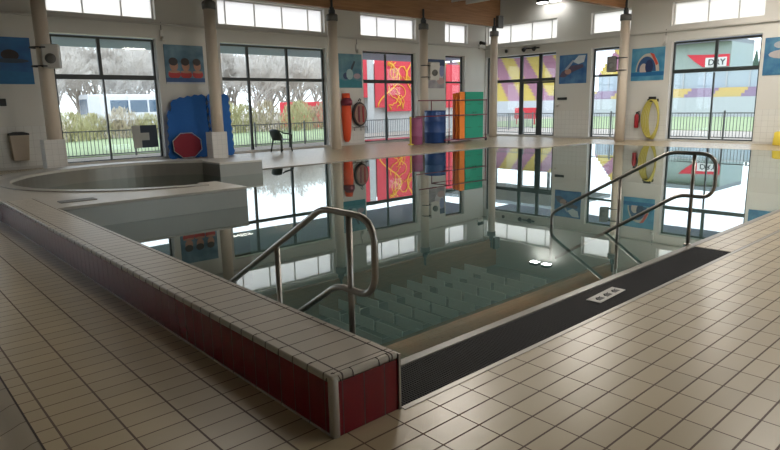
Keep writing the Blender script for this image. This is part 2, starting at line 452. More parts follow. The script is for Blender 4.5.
# bullnose joints on the outer edge: thin dark grooves
jt = MB()
y = 2.268+.1365
while y < 10.1:
    jt.tube([(1.5695, y, .287), (1.5695, y, .307), (1.574, y, .318), (1.586, y, .3255), (1.6, y, .3262)], .0028, 5, smooth=False); y += .273
for xx in (1.70, 1.87, 1.94):
    jt.tube([(xx, 2.1935, .287), (xx, 2.1935, .307), (xx, 2.198, .318), (xx, 2.21, .3255), (xx, 2.225, .3262)], .0028, 5, smooth=False)
jt.tube([(1.569, 2.24, .287), (1.569, 2.24, .3), (1.58, 2.235, .318), (1.6, 2.23, .327), (1.612, 2.2, .318), (1.62, 2.194, .3), (1.62, 2.194, .287)], .003, 5, smooth=False)
jt.box(1.955, 1.9585, 2.2, 10.2, .325, .3262)
jt.box(1.59, 2.0, 2.226, 2.2295, .325, .3262)
M['joint'] = mat('dark_grout', (.05, .035, .03), .8)
jt.build('grout_joints', M['joint'], body)
# steel hatch on the near arm
hb = MB(); hb.box(-.24, .24, -.11, .11, 0, .012); 
ho = hb.build('floor_hatch', M['collar'], loc=(2.38, 9.42, .325), bevel=.003); tag(ho, 'dark grey rectangular metal hatch let into the raised basin wall', 'hatch')
hb = MB(); hb.box(-.3, .3, -.14, .14, 0, .012)
ho = hb.build('floor_hatch', M['strip'], loc=(2.0, 14.55, .325), bevel=.003); tag(ho, 'pale flat hatch plate on the wall top behind the round basin', 'hatch')

# ------------------------------------------------------------------ walls
def rect(a0, a1, b0, b1): return [(a0, b0), (a1, b0), (a1, b1), (a0, b1)]
WA = [(-5.2, -1.4, .02, 3.80), (.0, 2.7, .02, 3.80), (4.74, 7.76, .02, 3.80), (9.94, 14.36, .02, 3.80), (16.20, 19.25, .02, 3.80), (21.14, 22.52, .02, 3.80)]
CA = [(4.74, 7.82, 4.36, 5.22), (9.94, 14.36, 4.36, 5.22), (16.14, 19.26, 4.36, 5.22), (21.12, 22.72, 4.36, 5.22)]
WB = [(15.58, 19.55, .02, 3.78), (12.42, 13.86, .02, 3.78), (7.43, 10.52, .02, 3.78)]
CB = [(15.58, 19.55, 4.34, 5.2), (12.2, 13.95, 4.34, 5.2), (7.43, 10.58, 4.34, 5.2)]
wl = MB(); wl.prism(rect(X0, FACE_X+.3, 0, TOP), FACE_Y, FACE_Y+.34, holes=[rect(*r)[::-1] for r in WA+CA], fn=lambda a, b, h: (a, h, b), side_mi=1)
tag(wl.build('wall_left', [M['wall'], M['white_frame']]), kind='structure')
wl = MB(); wl.prism(rect(Y0, FACE_Y, 0, TOP), FACE_X, FACE_X+.34, holes=[rect(*r)[::-1] for r in WB+CB], fn=lambda a, b, h: (h, a, b), side_mi=1)
tag(wl.build('wall_right', [M['wallB'], M['white_frame']]), kind='structure')
NW = [(6, 12, .8, 3.9), (14, 20, .8, 3.9)]
wl = MB(); wl.prism(rect(X0, FACE_X+.3, 0, TOP), Y0-.3, Y0, holes=[rect(*r)[::-1] for r in NW], fn=lambda a, b, h: (a, h, b), side_mi=1)
tag(wl.build('wall_near', [M['wall'], M['white_frame']]), kind='structure')
wl = MB(); wl.box(X0-.3, X0, Y0-.3, FACE_Y+.34, 0, TOP)
tag(wl.build('wall_back', M['wallB']), kind='structure')
cl = MB(); cl.box(X0-.3, FACE_X+.34, Y0-.3, FACE_Y+.34, TOP, TOP+.2)
tag(cl.build('ceiling', M['ceiling']), kind='structure')
# ledges and pipes above the windows
l = MB(); l.box(X0, FACE_X-.12, FACE_Y-.12, FACE_Y+.01, 4.2, 4.26); tag(l.build('trim_7', M['light_grey'], bevel=.01), kind='structure', label='ledge under the high windows of the long wall')
l = MB(); l.box(FACE_X-.12, FACE_X+.01, Y0, FACE_Y, 4.12, 4.18); tag(l.build('trim_8', M['light_grey'], bevel=.01), kind='structure', label='ledge under the high windows of the side wall')
l = MB(); l.box(X0, FACE_X-.02, FACE_Y-.06, FACE_Y+.01, 5.26, 5.33); tag(l.build('trim_9', M['white_frame'], bevel=.01), kind='structure', label='pale cornice above the high windows')
# low skirting
l = MB(); l.box(X0, FACE_X, FACE_Y-.015, FACE_Y+.005, 0, .08); tag(l.build('baseboard_left', M['light_grey']), kind='structure')
l = MB(); l.box(FACE_X-.015, FACE_X+.005, Y0, FACE_Y-.02, 0, .08); tag(l.build('baseboard_right', M['light_grey']), kind='structure')

# ------------------------------------------------------------------ windows
NWIN = 0
def window(along, fixed, r, mull, trans=None, trans_w=.12, mw=.065, panes=True, name=None, side='A', material='frame', pane_mat='glass', extra=None, blind=False):
    global NWIN
    if name is None: NWIN += 1; name = 'window_%d' % NWIN
    a0, a1, b0, b1 = r
    def bx(mb, p0, p1, q0, q1, d0, d1):
        if side == 'A': mb.box(p0, p1, fixed+d0, fixed+d1, q0, q1)
        else: mb.box(fixed+d0, fixed+d1, p0, p1, q0, q1)
    fr = MB(); t = mw
    bx(fr, a0, a1, b0, b0+t, 0, .07); bx(fr, a0, a1, b1-t, b1, 0, .07)
    bx(fr, a0, a0+t, b0+t, b1-t, 0, .07); bx(fr, a1-t, a1, b0+t, b1-t, 0, .07)
    root = fr.build(name, M[material]); tag(root, kind='structure')
    for mm in mull:
        q0, q1, wd = (mm[1], mm[2], mm[3]) if isinstance(mm, tuple) else (b0+t, b1-t, mw)
        c = mm[0] if isinstance(mm, tuple) else mm
        mb = MB(); bx(mb, c-wd/2, c+wd/2, q0, q1, -.005, .065); mb.build('mullion', M[material], root)
    if trans:
        mb = MB(); bx(mb, a0+t, a1-t, trans-trans_w/2, trans+trans_w/2, -.012, .075); mb.build('transom', M[material], root)
    mb = MB(); bx(mb, a0+t*.6, a1-t*.6, b0+t*.6, b1-t*.6, .03, .042); mb.build('panel' if pane_mat == 'translucent' else 'glass', M[pane_mat], root)
    return root
TR = 2.58
window('x', FRAME_Y-.03, (4.76, 7.74, .03, 3.76), [(6.08, 2.6, 3.7, .10), (6.12, .1, 2.55, .05)], TR, .14)
window('x', FRAME_Y-.03, (9.96, 14.34, .0, 3.76), [(11.05, .08, 3.7, .09), (12.68, .08, 3.7, .09)], TR, .11)
window('x', FRAME_Y-.03, (16.22, 19.23, .03, 3.78), [(17.6, .08, 3.7, .07)], TR-.01, .14)
window('x', FRAME_Y-.03, (21.17, 22.49, .03, 3.78), [], TR, .08)
for r, mu in ((CA[0], (5.75, 6.85)), (CA[1], (10.3, 11.43, 12.56, 13.7)), (CA[2], (17.15, 18.2)), (CA[3], (21.6,))):
    window('x', FRAME_Y-.04, r, [(c, r[2]+.05, r[3]-.05, .035) for c in mu], None, pane_mat='translucent', material='white_frame', mw=.05)
for r_x in ((-5.18, -1.42), (.02, 2.68)):
    window('x', FRAME_Y-.03, (r_x[0], r_x[1], .03, 3.76), [((r_x[0]+r_x[1])/2, .08, 3.7, .09)], TR, .12)
# side wall: glazed door front, two windows, clerestories
dr = window('y', FRAME_X-.03, (15.6, 19.53, .0, 3.76), [(17.55, .06, 3.7, .16), (16.5, .06, 3.7, .16)], 2.6, .14, name='door_1', side='B')
for y0, y1 in ((16.58, 17.47), (15.66, 16.42)):
    q = MB(); q.box(FRAME_X-.05, FRAME_X-.005, y0, y0+.07, .02, 2.52); q.box(FRAME_X-.05, FRAME_X-.005, y1-.07, y1, .02, 2.52)
    q.box(FRAME_X-.05, FRAME_X-.005, y0+.07, y1-.07, .02, .12); q.box(FRAME_X-.05, FRAME_X-.005, y0+.07, y1-.07, 2.44, 2.52)
    lf = q.build('door_leaf', M['frame'], dr)
q = MB(); q.tube([(FRAME_X-.1, 16.62, .95), (FRAME_X-.1, 16.62, 1.25)], .018, 8); q.box(FRAME_X-.1, FRAME_X-.04, 16.61, 16.63, .97, 1.0); q.box(FRAME_X-.1, FRAME_X-.04, 16.61, 16.63, 1.2, 1.23)
q.build('door_handle', M['steel'], lf)
window('y', FRAME_X-.03, (12.44, 13.84, .03, 3.76), [], TR+.05, .08, side='B')
window('y', FRAME_X-.03, (7.45, 10.5, .05, 3.74), [(8.95, 2.6, 3.7, .11), (8.97, .1, 2.55, .05)], TR+.06, .14, side='B')
for r, mu in ((CB[0], (18.2, 17.0, 15.95)), (CB[1], ()), (CB[2], (9.33, 8.3))):
    window('y', FRAME_X-.04, r, [(c, r[2]+.05, r[3]-.05, .035) for c in mu], None, pane_mat='translucent', material='white_frame', mw=.05, side='B')
for r in NW:
    window('x', Y0-.2, r, [(r[0]+2, .9, 3.8, .07), (r[0]+4, .9, 3.8, .07)], None, side='A')

# ------------------------------------------------------------------ columns and timber
def column(x, y, label, sleeve=True, group='cream columns along the hall'):
    t = empty('column', (x, y, 0), label, 'column', group)
    q = MB(); q.lathe([(.19, 0), (.185, 2.2), (.17, 4.6)], n=24); q.build('shaft', M['column'], t)
    q = MB(); q.lathe([(.19, 4.6), (.21, 4.62), (.21, 4.80), (.18, 4.84)], n=24); q.build('collar', M['collar'], t)
    q = MB(); q.box(-.07, .07, -.05, .05, 4.84, 5.08)
    q.box(-.11, -.075, -.05, .05, 4.84, 5.0); q.box(.075, .11, -.05, .05, 4.84, 5.0)
    q.tube([(0, 0, 5.0), (0, .0, 5.42)], .045, 8); q.build('steel_fork', M['dark_steel'], t, bevel=.006)
    if sleeve:
        q = MB(); q.box(-.32, .20, -.22, .22, 0, .85); q.build('tiled_sleeve', M['sleeve'], t, bevel=.01)
    return t
column(4.25, 18.3, 'cream column on the far left with a loudspeaker strapped to it')
column(9.0, 18.3, 'cream column in front of the blue foam mats')
column(13.74, 18.3, 'cream column between the chair window and the orange float', sleeve=False)
column(18.42, 18.3, 'cream column behind the purple barrel', sleeve=False)
column(23.05, 18.3, 'cream column in the far corner beside the glass door', sleeve=False)
column(23.05, 11.93, 'cream column on the side wall left of the fire extinguisher', sleeve=False)

q = MB(); q.box(-6.5, 23.62, 18.42, 18.62, 5.08, 6.42); o = q.build('roof_beam', M['wood'], bevel=.01); tag(o, 'deep orange brown timber beam above the high windows of the long wall', 'beam')
q = MB(); q.box(-6.5, 23.3, 12.05, 12.25, 5.08, 6.42); o = q.build('roof_beam', M['wood'], bevel=.01); tag(o, 'timber beam ending on the side wall column near the fire extinguisher', 'beam')
q = MB(); q.box(-6.5, 23.3, 5.9, 6.1, 5.08, 6.42); o = q.build('roof_beam', M['wood'], bevel=.01); tag(o, 'timber beam crossing overhead above the near pool edge, out of view', 'beam')
q = MB(); q.box(23.30, 23.66, 18.25, 18.41, 5.0, 5.55); o = q.build('beam_bracket', M['collar'], bevel=.01); tag(o, 'grey steel bracket at the corner end of the long timber beam', 'bracket')

# hanging acoustic baffles
base = None; BZ = 5.8
BROWS = ((16.85, 20.9), (15.4, 20.35), (13.95, 21.3), (12.5, 20.85))
for row, (y0, xo) in enumerate(BROWS):
    for i in range(15):
        if base is None:
            q = MB(); q.box(-.03, .03, -.65, .65, 0, .38); base = q.build('ceiling_baffle', M['baffle'], bevel=.008); o = base
        else:
            o = base.copy(); C.objects.link(o)
        o.location = (xo-i*.93, y0+.65, BZ)
        tag(o, ('pale acoustic baffle in the row hanging closest to the long window wall', 'pale acoustic baffle in the second row from the long window wall', 'pale acoustic baffle in the third row from the long window wall', 'pale acoustic baffle in the row farthest from the long window wall')[row], 'baffle', ('acoustic baffles in the first row', 'acoustic baffles in the second row', 'acoustic baffles in the third row', 'acoustic baffles in the fourth row')[row])
for row, (y0, xo) in enumerate(BROWS):
    t = empty('baffle_rail', (xo, y0+.65, BZ+.38), ('thin ceiling rail carrying the first row of baffles by the long wall', 'thin ceiling rail carrying the second row of baffles', 'thin ceiling rail carrying the third row of baffles', 'thin ceiling rail carrying the fourth row of baffles over the pool')[row], 'rail')
    q = MB(); q.box(-14*.93-.2, .2, -.015, .015, 0, .03); br_ = q.build('bar', M['light_grey'], t)
    for i in range(6):
        q = MB(); q.box(-i*2.6-.01, -i*2.6+.01, -.01, .01, .03, TOP-BZ-.38); q.build('hanger', M['light_grey'], br_)

# added fill lamps, out of view above the near part of the hall
def fill_panel(x, y, pw, label, group='added fill panels over the deck'):
    t = empty('fill_panel', (x, y, 5.5), label, 'lamp', group)
    q = MB(); q.box(-.75, .75, -.3, .3, .03, .13); hs = q.build('housing', M['light_grey'], t)
    q = MB(); q.box(-.72, .72, -.27, .27, .012, .028); q.build('diffuser', M['fill_glow'], hs)
    for xx in (-.5, .5):
        q = MB(); q.tube([(xx, 0, .13), (xx, 0, 1.1)], .008, 6); q.build('hanger', M['black'], t)
    la = bpy.data.lights.new('fill_light', 'AREA'); la.shape = 'RECTANGLE'; la.size = 1.4; la.size_y = .5; la.energy = pw; la.color = (1, .93, .84)
    lo = bpy.data.objects.new('fill_light', la); C.objects.link(lo); lo.parent = t; lo.location = (0, 0, 0)
    la = bpy.data.lights.new('fill_uplight', 'AREA'); la.shape = 'RECTANGLE'; la.size = 1.4; la.size_y = .5; la.energy = pw*(2.2 if y > 8 else 1.3); la.color = (1, .95, .88)  # second added light, aimed up to brighten ceiling and baffles
    lo = bpy.data.objects.new('fill_uplight', la); C.objects.link(lo); lo.parent = t; lo.location = (0, 0, .14); lo.rotation_euler = (PI, 0, 0)
    return t
for x, y, k_ in ((12, 3, 1.0), (18, 3, 1.4), (9, -2, 1.5), (15, -2, 1.5), (4, 9, .6), (10, 9, 2.2), (16, 9, 2.4), (21, 7, 1.7)):
    fill_panel(x, y, FILL_POWER*k_, 'long white panel added out of view under the ceiling as fill light')

def flood(x, y, z, label):
    t = empty('flood_light', (x, y, z), label, 'lamp', 'pair of wall floodlights')
    q = MB(); q.box(-.3, .0, -.2, .2, -.06, .08); hs = q.build('housing', M['dark_steel'], t)
    q = MB(); q.box(-.29, -.01, -.18, .18, -.085, -.062); q.build('lens', M['flood_glow'], hs)
    q = MB(); q.box(.0, .24, -.03, .03, -.02, .02); q.build('bracket', M['dark_steel'], t)
flood(23.74, 16.1, 5.92, 'left lamp of the lit floodlight pair high on the side wall')
flood(23.74, 15.45, 5.92, 'right lamp of the lit floodlight pair high on the side wall')

# ------------------------------------------------------------------ handrails
def handrail(x, yo, zo, label):
    t = empty('handrail', (x, 2.67+yo, zo), label, 'handrail', 'steel pool handrails')
    rr = .021
    def bez(p0, p1, p2, n=6):
        return [tuple((1-s)**2*p0[i]+2*s*(1-s)*p1[i]+s*s*p2[i] for i in range(3)) for s in [j/n for j in range(n+1)]]
    P = lambda y, z: (0, y-2.67, z)
    path = [P(4.43, -.5), P(4.43, .05)] + bez(P(4.43, .09), P(4.43, .155), P(4.36, .195), 4) + [P(3.05, .955)] + bez(P(3.0, .985), P(2.93, 1.02), P(2.84, 1.02), 5) \
        + bez(P(2.62, 1.02), P(2.44, 1.02), P(2.44, .86), 8) + bez(P(2.44, .72), P(2.44, .555), P(2.58, .55), 8) + bez(P(2.72, .55), P(2.8, .55), P(2.87, .51), 4) + [P(3.55, .07), P(3.75, -.06), P(4.35, -.45)]
    q = MB(); q.tube(path, rr, 12); q.build('rail', M['steel'], t)
    for yy, z0, z1 in ((2.67, .0, 1.005), (3.50, -.62, .68)):
        q = MB(); q.tube([P(yy, z0), P(yy, z1)], rr*.95, 12); po = q.build('post', M['steel'], t)
        if yy < 3: q = MB(); q.lathe([(.045, 0), (.045, .008), (.03, .016)], 0, 0, 16); q.build('base_flange', M['steel'], po)
    return t
handrail(2.15, .1, -.045, 'bent steel handrail entering the water beside the red tiled wall')
handrail(6.85, 0, 0, 'bent steel handrail rising from the rim at the end of the black grating')

# ------------------------------------------------------------------ things on and by the long wall
WY = FACE_Y-.002
def poster(axis, a0, a1, z0, z1, label, shapes, base_col, base2, flip=False):
    """flat printed board; shapes: list of (material, [(u,v)...]) in 0..1 space"""
    nm = 'poster'
    W_, H_ = a1-a0, z1-z0
    if axis == 'A': loc = (a0, WY, z0); rz = 0
    else: loc = (FACE_X-.002, a1, z0); rz = -PI/2
    t = empty(nm, loc, label, 'poster', 'swimming posters on the walls', rz)
    q = MB(); q.box(0, W_, -.02, 0, 0, H_)
    mt, nt, bs = _new('poster_print')
    tcn = nt.nodes.new('ShaderNodeTexCoord'); nz = nt.nodes.new('ShaderNodeTexNoise'); nz.inputs['Scale'].default_value = 2.3; nz.inputs['Detail'].default_value = 5
    nt.links.new(tcn.outputs['Object'], nz.inputs['Vector']); r = nt.nodes.new('ShaderNodeValToRGB')
    r.color_ramp.elements[0].position = .35; r.color_ramp.elements[0].color = (*base_col, 1); r.color_ramp.elements[1].position = .68; r.color_ramp.elements[1].color = (*base2, 1)
    nt.links.new(nz.outputs['Fac'], r.inputs[0]); nt.links.new(r.outputs[0], bs.inputs['Base Color']); bs.inputs['Roughness'].default_value = .4
    q.build('board', mt, t)
    for i, (mname, col, pts) in enumerate(shapes):
        s = MB(); s.prism([(u*W_, v*H_) for u, v in pts], -.0212-.0006*i, -.0205, fn=lambda a, b, h: (a, h, b))
        key = 'print_%.2f_%.2f_%.2f' % col
        if key not in M: M[key] = mat('printed_ink', col, .45, vary=.15, scale=8)
        s.build(mname, M[key], t)
def ell(cx, cy, rx, ry, n=14, a0=0, a1=360):
    return [(cx+rx*math.cos(math.radians(a0+(a1-a0)*i/n)), cy+ry*math.sin(math.radians(a0+(a1-a0)*i/n))) for i in range(n if a1-a0 == 360 else n+1)]
SK, HAIR, REDS, WHT, NAVY = (.50, .25, .17), (.03, .02, .02), (.5, .03, .03), (.6, .65, .7), (.02, .05, .14)
poster('A', 2.86, 4.22, 2.35, 3.6, 'deep blue poster of a lone swimmer underwater, cut by the left picture edge',
       [('swimmer_body', HAIR, ell(.62, .62, .16, .12)), ('swimmer_arms', (.03, .06, .10), ell(.62, .5, .33, .05)), ('pool_floor', (.01, .16, .38), [(0, 0), (1, 0), (1, .25), (0, .32)])], (.008, .10, .30), (.012, .16, .42))
kid = []
for cx, s in ((.22, 1.05), (.52, 1.0), (.82, .95)):
    kid += [('swimsuit', REDS, ell(cx, .24, .15*s, .11*s)), ('face', SK, ell(cx, .47, .10*s, .14*s)), ('hair', HAIR, ell(cx-.01, .57, .11*s, .10*s)), ('arms', SK, ell(cx, .31, .14*s, .035))]
kid += [('lower_band', (.03, .10, .28), [(0, .03), (1, .03), (1, .15), (0, .15)]), ('bottom_strip', WHT, [(0, 0), (1, 0), (1, .04), (0, .04)])]
poster('A', 7.98, 9.30, 2.40, 3.62, 'poster of three children in red swimwear leaning on a pool edge', kid, (.03, .12, .20), (.16, .30, .40))
poster('A', 14.86, 16.12, 2.30, 3.62, 'pale blue poster of swimmers splashing, above the orange float',
       [('diver', (.03, .05, .07), [(.55, .5), (.62, .55), (.74, .78), (.68, .8), (.56, .62)]), ('swimmer', NAVY, ell(.35, .35, .12, .1)), ('swimmer', (.4, .3, .35), ell(.8, .35, .15, .08)), ('swimmer', (.35, .5, .52), ell(.5, .4, .14, .16)), ('water', (.03, .22, .28), [(0, 0), (1, 0), (1, .18), (.6, .26), (.3, .2), (0, .3)])], (.05, .17, .25), (.15, .32, .38))
poster('A', 19.78, 21.06, 2.30, 3.58, 'dark blue and pale poster partly hidden by the tilted speaker',
       [('top_band', NAVY, [(0, .78), (1, .78), (1, 1), (0, 1)]), ('figure', (.6, .55, .58), ell(.7, .5, .25, .3)), ('figure', (.25, .28, .5), ell(.85, .6, .12, .2)), ('skin_patch', (.5, .32, .3), ell(.8, .25, .2, .12))], (.25, .22, .25), (.42, .38, .38))
poster('B', 14.05, 15.38, 2.36, 3.58, 'blue poster of a swimmer racing through the water, right of the glass door',
       [('swimmer_body', (.10, .07, .12), [(.0, .25), (.2, .22), (.5, .4), (.9, .55), (.85, .65), (.45, .62), (.1, .42)]), ('swimmer_face', (.45, .25, .2), ell(.33, .42, .12, .1)), ('splash', WHT, [(.5, .75), (.7, .95), (.95, .95), (.9, .72), (.7, .66)]), ('arm', (.35, .4, .5), [(.2, .5), (.5, .82), (.55, .78), (.3, .48)])], (.01, .09, .28), (.08, .22, .42))
poster('B', 10.74, 12.06, 2.35, 3.6, 'light blue poster with a rainbow arch and dark figure, above the yellow hoses',
       [('arch_outer', (.55, .5, .42), ell(.5, .28, .36, .55, 16, 0, 180)), ('arch_red', (.6, .08, .05), [(.55, .85), (.68, .8), (.82, .5), (.76, .45), (.64, .7)]), ('arch_blue', (.03, .09, .22), ell(.47, .28, .29, .46, 16, 0, 180)), ('figure', (.6, .5, .45), ell(.38, .35, .12, .18)), ('figure', (.02, .03, .10), ell(.55, .42, .12, .22)), ('water_band', (.01, .14, .34), [(0, .14), (1, .14), (1, .26), (0, .26)])], (.04, .22, .40), (.12, .36, .52))
poster('B', 5.98, 7.32, 2.35, 3.6, 'blue poster of a swimmer cut off by the right picture edge',
       [('figure', (.45, .42, .42), ell(.45, .55, .35, .12)), ('figure', (.4, .35, .35), ell(.72, .4, .1, .25)), ('cloud', (.35, .38, .42), ell(.4, .8, .2, .1))], (.01, .10, .25), (.08, .25, .38))

# wall bin on the left
t = empty('wall_bin', (3.63, WY-.0, .26), 'beige wall bin with a dark open top, left of the first window', 'bin')
q = MB(); 
q.prism([(-.2, 0), (.17, 0), (.24, .70), (-.24, .70)], -.24, 0, fn=lambda a, b, h: (a, h, b)); q.build('body', M['bin'], t, bevel=.02)
q = MB(); q.prism([(-.25, .70), (.25, .70), (.24, .75), (.1, .79), (-.1, .79), (-.24, .75)], -.23, 0, fn=lambda a, b, h: (a, h, b)); q.build('opening', M['black'], t, bevel=.01)
# small dark fitting left of the bin
q = MB(); q.box(-.08, .08, -.05, 0, -.1, .1); o = q.build('wall_socket', M['black'], loc=(3.38, WY, 1.86), bevel=.01); tag(o, 'small dark box on the wall under the underwater poster', 'socket')

# wall sirens above the windows
def siren(x, y, z, rz, label):
    t = empty('wall_siren', (x, y, z), label, 'siren', 'small sirens above the windows', rz)
    q = MB(); q.box(-.05, .05, -.06, 0, -.18, .1); q.build('body', M['white'], t, bevel=.012)
    q = MB(); q.lathe([(.07, -.24), (.06, -.16), (.03, -.1)], 0, -.1, 14); q.build('horn', M['light_grey'], t)
    q = MB(); q.tube([(0, -.03, .08), (0, -.03, .34)], .012, 6); q.build('conduit', M['collar'], t)
siren(7.95, WY, 3.95, 0, 'white siren on the wall above the poster of three children')
siren(15.88, WY, 3.9, 0, 'white siren on the wall above the pale blue swimmers poster')
siren(FACE_X-.0, 10.75, 3.9, -PI/2, 'white siren on the side wall between rainbow poster and wide window')
# camera in the corner and small fittings over the door
t = empty('security_camera', (23.55, WY, 4.35), 'dark security camera on a white base in the far corner', 'camera')
q = MB(); q.box(-.07, .07, -.08, 0, -.2, .02); q.build('base', M['white'], t, bevel=.01)
q = MB(); q.tube([(-.12, -.16, .1), (.16, -.22, .06)], .075, 12); q.build('camera_body', M['black'], t)
q = MB(); q.tube([(0, -.04, 0), (0, -.18, .07)], .02, 8); q.build('arm', M['black'], t)
q = MB(); q.lathe([(.03, -.08), (.07, -.05), (.07, .06), (.03, .09)], 0, 0, 14); o = q.build('wall_sensor', M['black'], loc=(FACE_X-.09, 18.25, 3.98)); tag(o, 'round black sensor above the left pane of the glass door', 'sensor')
t = empty('spot_lamp', (FACE_X-.02, 16.9, 4.0), 'dark twin spot lamp on a bar above the glass door', 'lamp')
q = MB(); q.box(-.10, 0, -.45, .45, -.02, .03); q.build('bar', M['dark_steel'], t)
for yy in (-.3, .25):
    q = MB(); q.tube([(-.1, yy, .02), (-.24, yy, -.06)], [.06, .10], 12); q.build('spot_head', M['dark_steel'], t)
q = MB(); q.box(-.05, 0, -.25, .22, -.055, .055); o = q.build('exit_sign_box', M['black'], loc=(FACE_X-.001, 15.2, 1.72), bevel=.01); tag(o, 'narrow dark box fixed to the wall right of the glass door', 'box')
q = MB(); q.lathe([(.07, 0), (.07, .03), (.03, .05)], 0, 0, 16); o = q.build('push_button', M['light_grey'], loc=(FACE_X-.001, 15.42, 1.42), rot=(0, -PI/2, 0)); tag(o, 'round grey push button right of the glass door', 'button')

# loudspeakers strapped to columns
def speaker(x, y, z, rz, dx, label, m1='light_grey', w_=.34, h_=.56, tilt=0):
    t = empty('loudspeaker', (x, y, z), label, 'speaker', 'column loudspeakers', rz)
    q = MB(); q.box(-w_/2, w_/2, -.16, .14, -h_/2, h_/2); cab = q.build('cabinet', M[m1], t, bevel=.03, rot=(tilt, 0, 0))
    q = MB(); q.lathe([(.13, 0), (.13, .012), (.05, .02)], 0, 0, 20); q.build('driver', M['collar'], cab, loc=(0, -.162, -.06), rot=(PI/2, 0, 0))
    for zz in (-.25, .22):
        q = MB(); q.tube([(math.cos(a)*.225+dx, math.sin(a)*.225, zz) for a in [i*PI/10 for i in range(20)]], .018, 6, closed=True); q.build('strap', M['dark_steel'], t)
        q = MB(); q.box(min(0, dx), max(0, dx), -.015, .015, zz-.02, zz+.02); q.build('arm', M['dark_steel'], t)
speaker(4.35, 18.0, 3.0, math.radians(-25), -.26, 'grey loudspeaker strapped to the left column in front of the window', w_=.40, h_=.60)
speaker(18.8, 18.1, 2.95, math.radians(-25), -.36, 'pale tilted loudspeaker on the column in front of the dark blue poster', 'white', .42, .72, .12)
speaker(22.9, 12.33, 3.0, math.radians(-70), .36, 'dark grey loudspeaker on the left of the side wall column', 'collar', .34, .6)

# checkered cloth on the first window
t = empty('checkered_cloth', (6.78, FRAME_Y-.16, .40), 'dark navy and grey checkered cloth hanging on the first window', 'cloth')
for mi, key in ((0, 'cloth_grey'), (1, 'cloth_dark')):
    q = MB()
    grid = [(0, 1, 1), (0, 0, 1), (0, 1, 1)]       # rows bottom..top
    for r_i, row in enumerate(grid):
        for c_i, v in enumerate(row):
            if v == mi:
                cw, chh = .26, .235
                q.box(c_i*cw-.012*r_i+.0, c_i*cw+cw-.012*r_i, -.015, .0, r_i*chh, r_i*chh+chh)
    q.build(('grey_squares', 'navy_squares')[mi], M[key], t)
# blue puzzle mats leaning on the wall
def jag(pts, step=.12, d=.05):
    out = []; s = 1
    for i in range(len(pts)):
        a, b = Vector(pts[i]), Vector(pts[(i+1) % len(pts)]); L = (b-a).length; n = max(2, int(L/step)); nrm = Vector((b.y-a.y, a.x-b.x)).normalized()
        for j in range(n):
            out.append(tuple(a+(b-a)*(j/n)+nrm*(d if j % 2 else 0)))
    return out
def mat_board(pts, x, y, key, label, lean, name='foam_mat', d=.05, step=.12, grp='foam mats leaning on the wall'):
    q = MB(); q.prism(jag(pts, step, d) if d else pts, 0, .03, fn=lambda a, b, h: (a, h, b))
    o = q.build(name, M[key], loc=(x, y, .03), rot=(-lean, 0, 0)); tag(o, label, 'foam mat', grp); return o
mat_board([(0, 0), (1.42, 0), (1.42, 1.98), (1.2, 2.0), (.32, 1.86), (.2, 1.5), (.12, 1.5)], 7.74, 19.22, 'blue', 'large blue puzzle edged foam mat leaning on the wall under the children poster', .09)
mat_board([(0, 0), (.72, 0), (.72, 2.0), (0, 2.02)], 9.22, 19.12, 'blue', 'blue puzzle edged foam mat behind the column, beside the chair window', .09)
t_ = mat_board([(.30+.48*math.cos(math.radians(22.5+45*i)), .40+.40*math.sin(math.radians(22.5+45*i))) for i in range(8)], 7.98, 19.02, 'red', 'red octagonal foam mat standing in front of the large blue mat', .09, d=.03, step=.1)
q = MB(); q.tube([(.30+.51*math.cos(math.radians(22.5+45*i)), -.006, .40+.425*math.sin(math.radians(22.5+45*i))) for i in range(8)], .012, 6, closed=True); q.build('pale_edge', M['light_grey'], t_)

# plastic garden chair
t = empty('plastic_chair', (11.75, 18.95, 0), 'dark green plastic armchair standing in front of the tall window', 'chair', None, math.radians(100))
q = MB()
q.grid(lambda u, v: ((u-.5)*(.46-.04*v), -.22+.44*v, .43-.03*math.sin(v*PI)*(1-abs(2*u-1))+.02*(1-v)), 8, 6); q.build('seat', M['chair'], t, solid=.02)
q = MB()
q.grid(lambda u, v: ((u-.5)*.50*(1+.12*v), .20+.10*v+.06*(1-(2*u-1)**2), .42+.40*v-.05*v*(2*u-1)**2), 10, 6); q.build('backrest', M['chair'], t, solid=.02)
for s in (-1, 1):
    q = MB(); q.tube([(s*.27, .26, .74), (s*.31, .15, .68), (s*.31, -.1, .65), (s*.29, -.24, .63), (s*.27, -.26, .55), (s*.25, -.25, .42)], [.02, .028, .03, .03, .026, .024], 8); q.build('armrest', M['chair'], t)
    for yy in (-1, 1):
        q = MB(); q.tube([(s*.215, yy*.20, .43), (s*.27, yy*.27, .0)], [.032, .02], 8); q.build('leg', M['chair'], t)

# orange float bag and rucksack rack on the wall
t = empty('rescue_float', (15.2, WY-.1, .15), 'long orange rescue float hanging on the wall below the pale blue poster', 'float')
q = MB(); q.tube([(-.02, 0, 0), (-.01, 0, .1), (0, 0, .5), (.0, 0, 1.1), (.0, 0, 1.55)], [.06, .14, .18, .21, .19], 14); q.build('float_body', M['float'], t)
q = MB(); q.tube([(.0, -.03, 1.45), (.0, -.03, 1.62), (.0, -.03, 1.75)], [.23, .24, .16], 14); q.build('maroon_strap', M['maroon'], t)
q = MB(); q.tube([(0, 0, 1.7), (0, 0, 1.93)], [.18, .15], 12); q.build('hood', M['float'], t)
t = empty('rucksack', (15.88, WY-.02, .62), 'rounded dark edged rucksack with brown panels hanging on a rack beside the orange float', 'rucksack')
q = MB(); q.tube([(.34*math.sin(a), -.08, .62+.45*math.cos(a)) for a in [i*PI/12 for i in range(24)]], .045, 8, closed=True); q.build('dark_edge', M['black'], t)
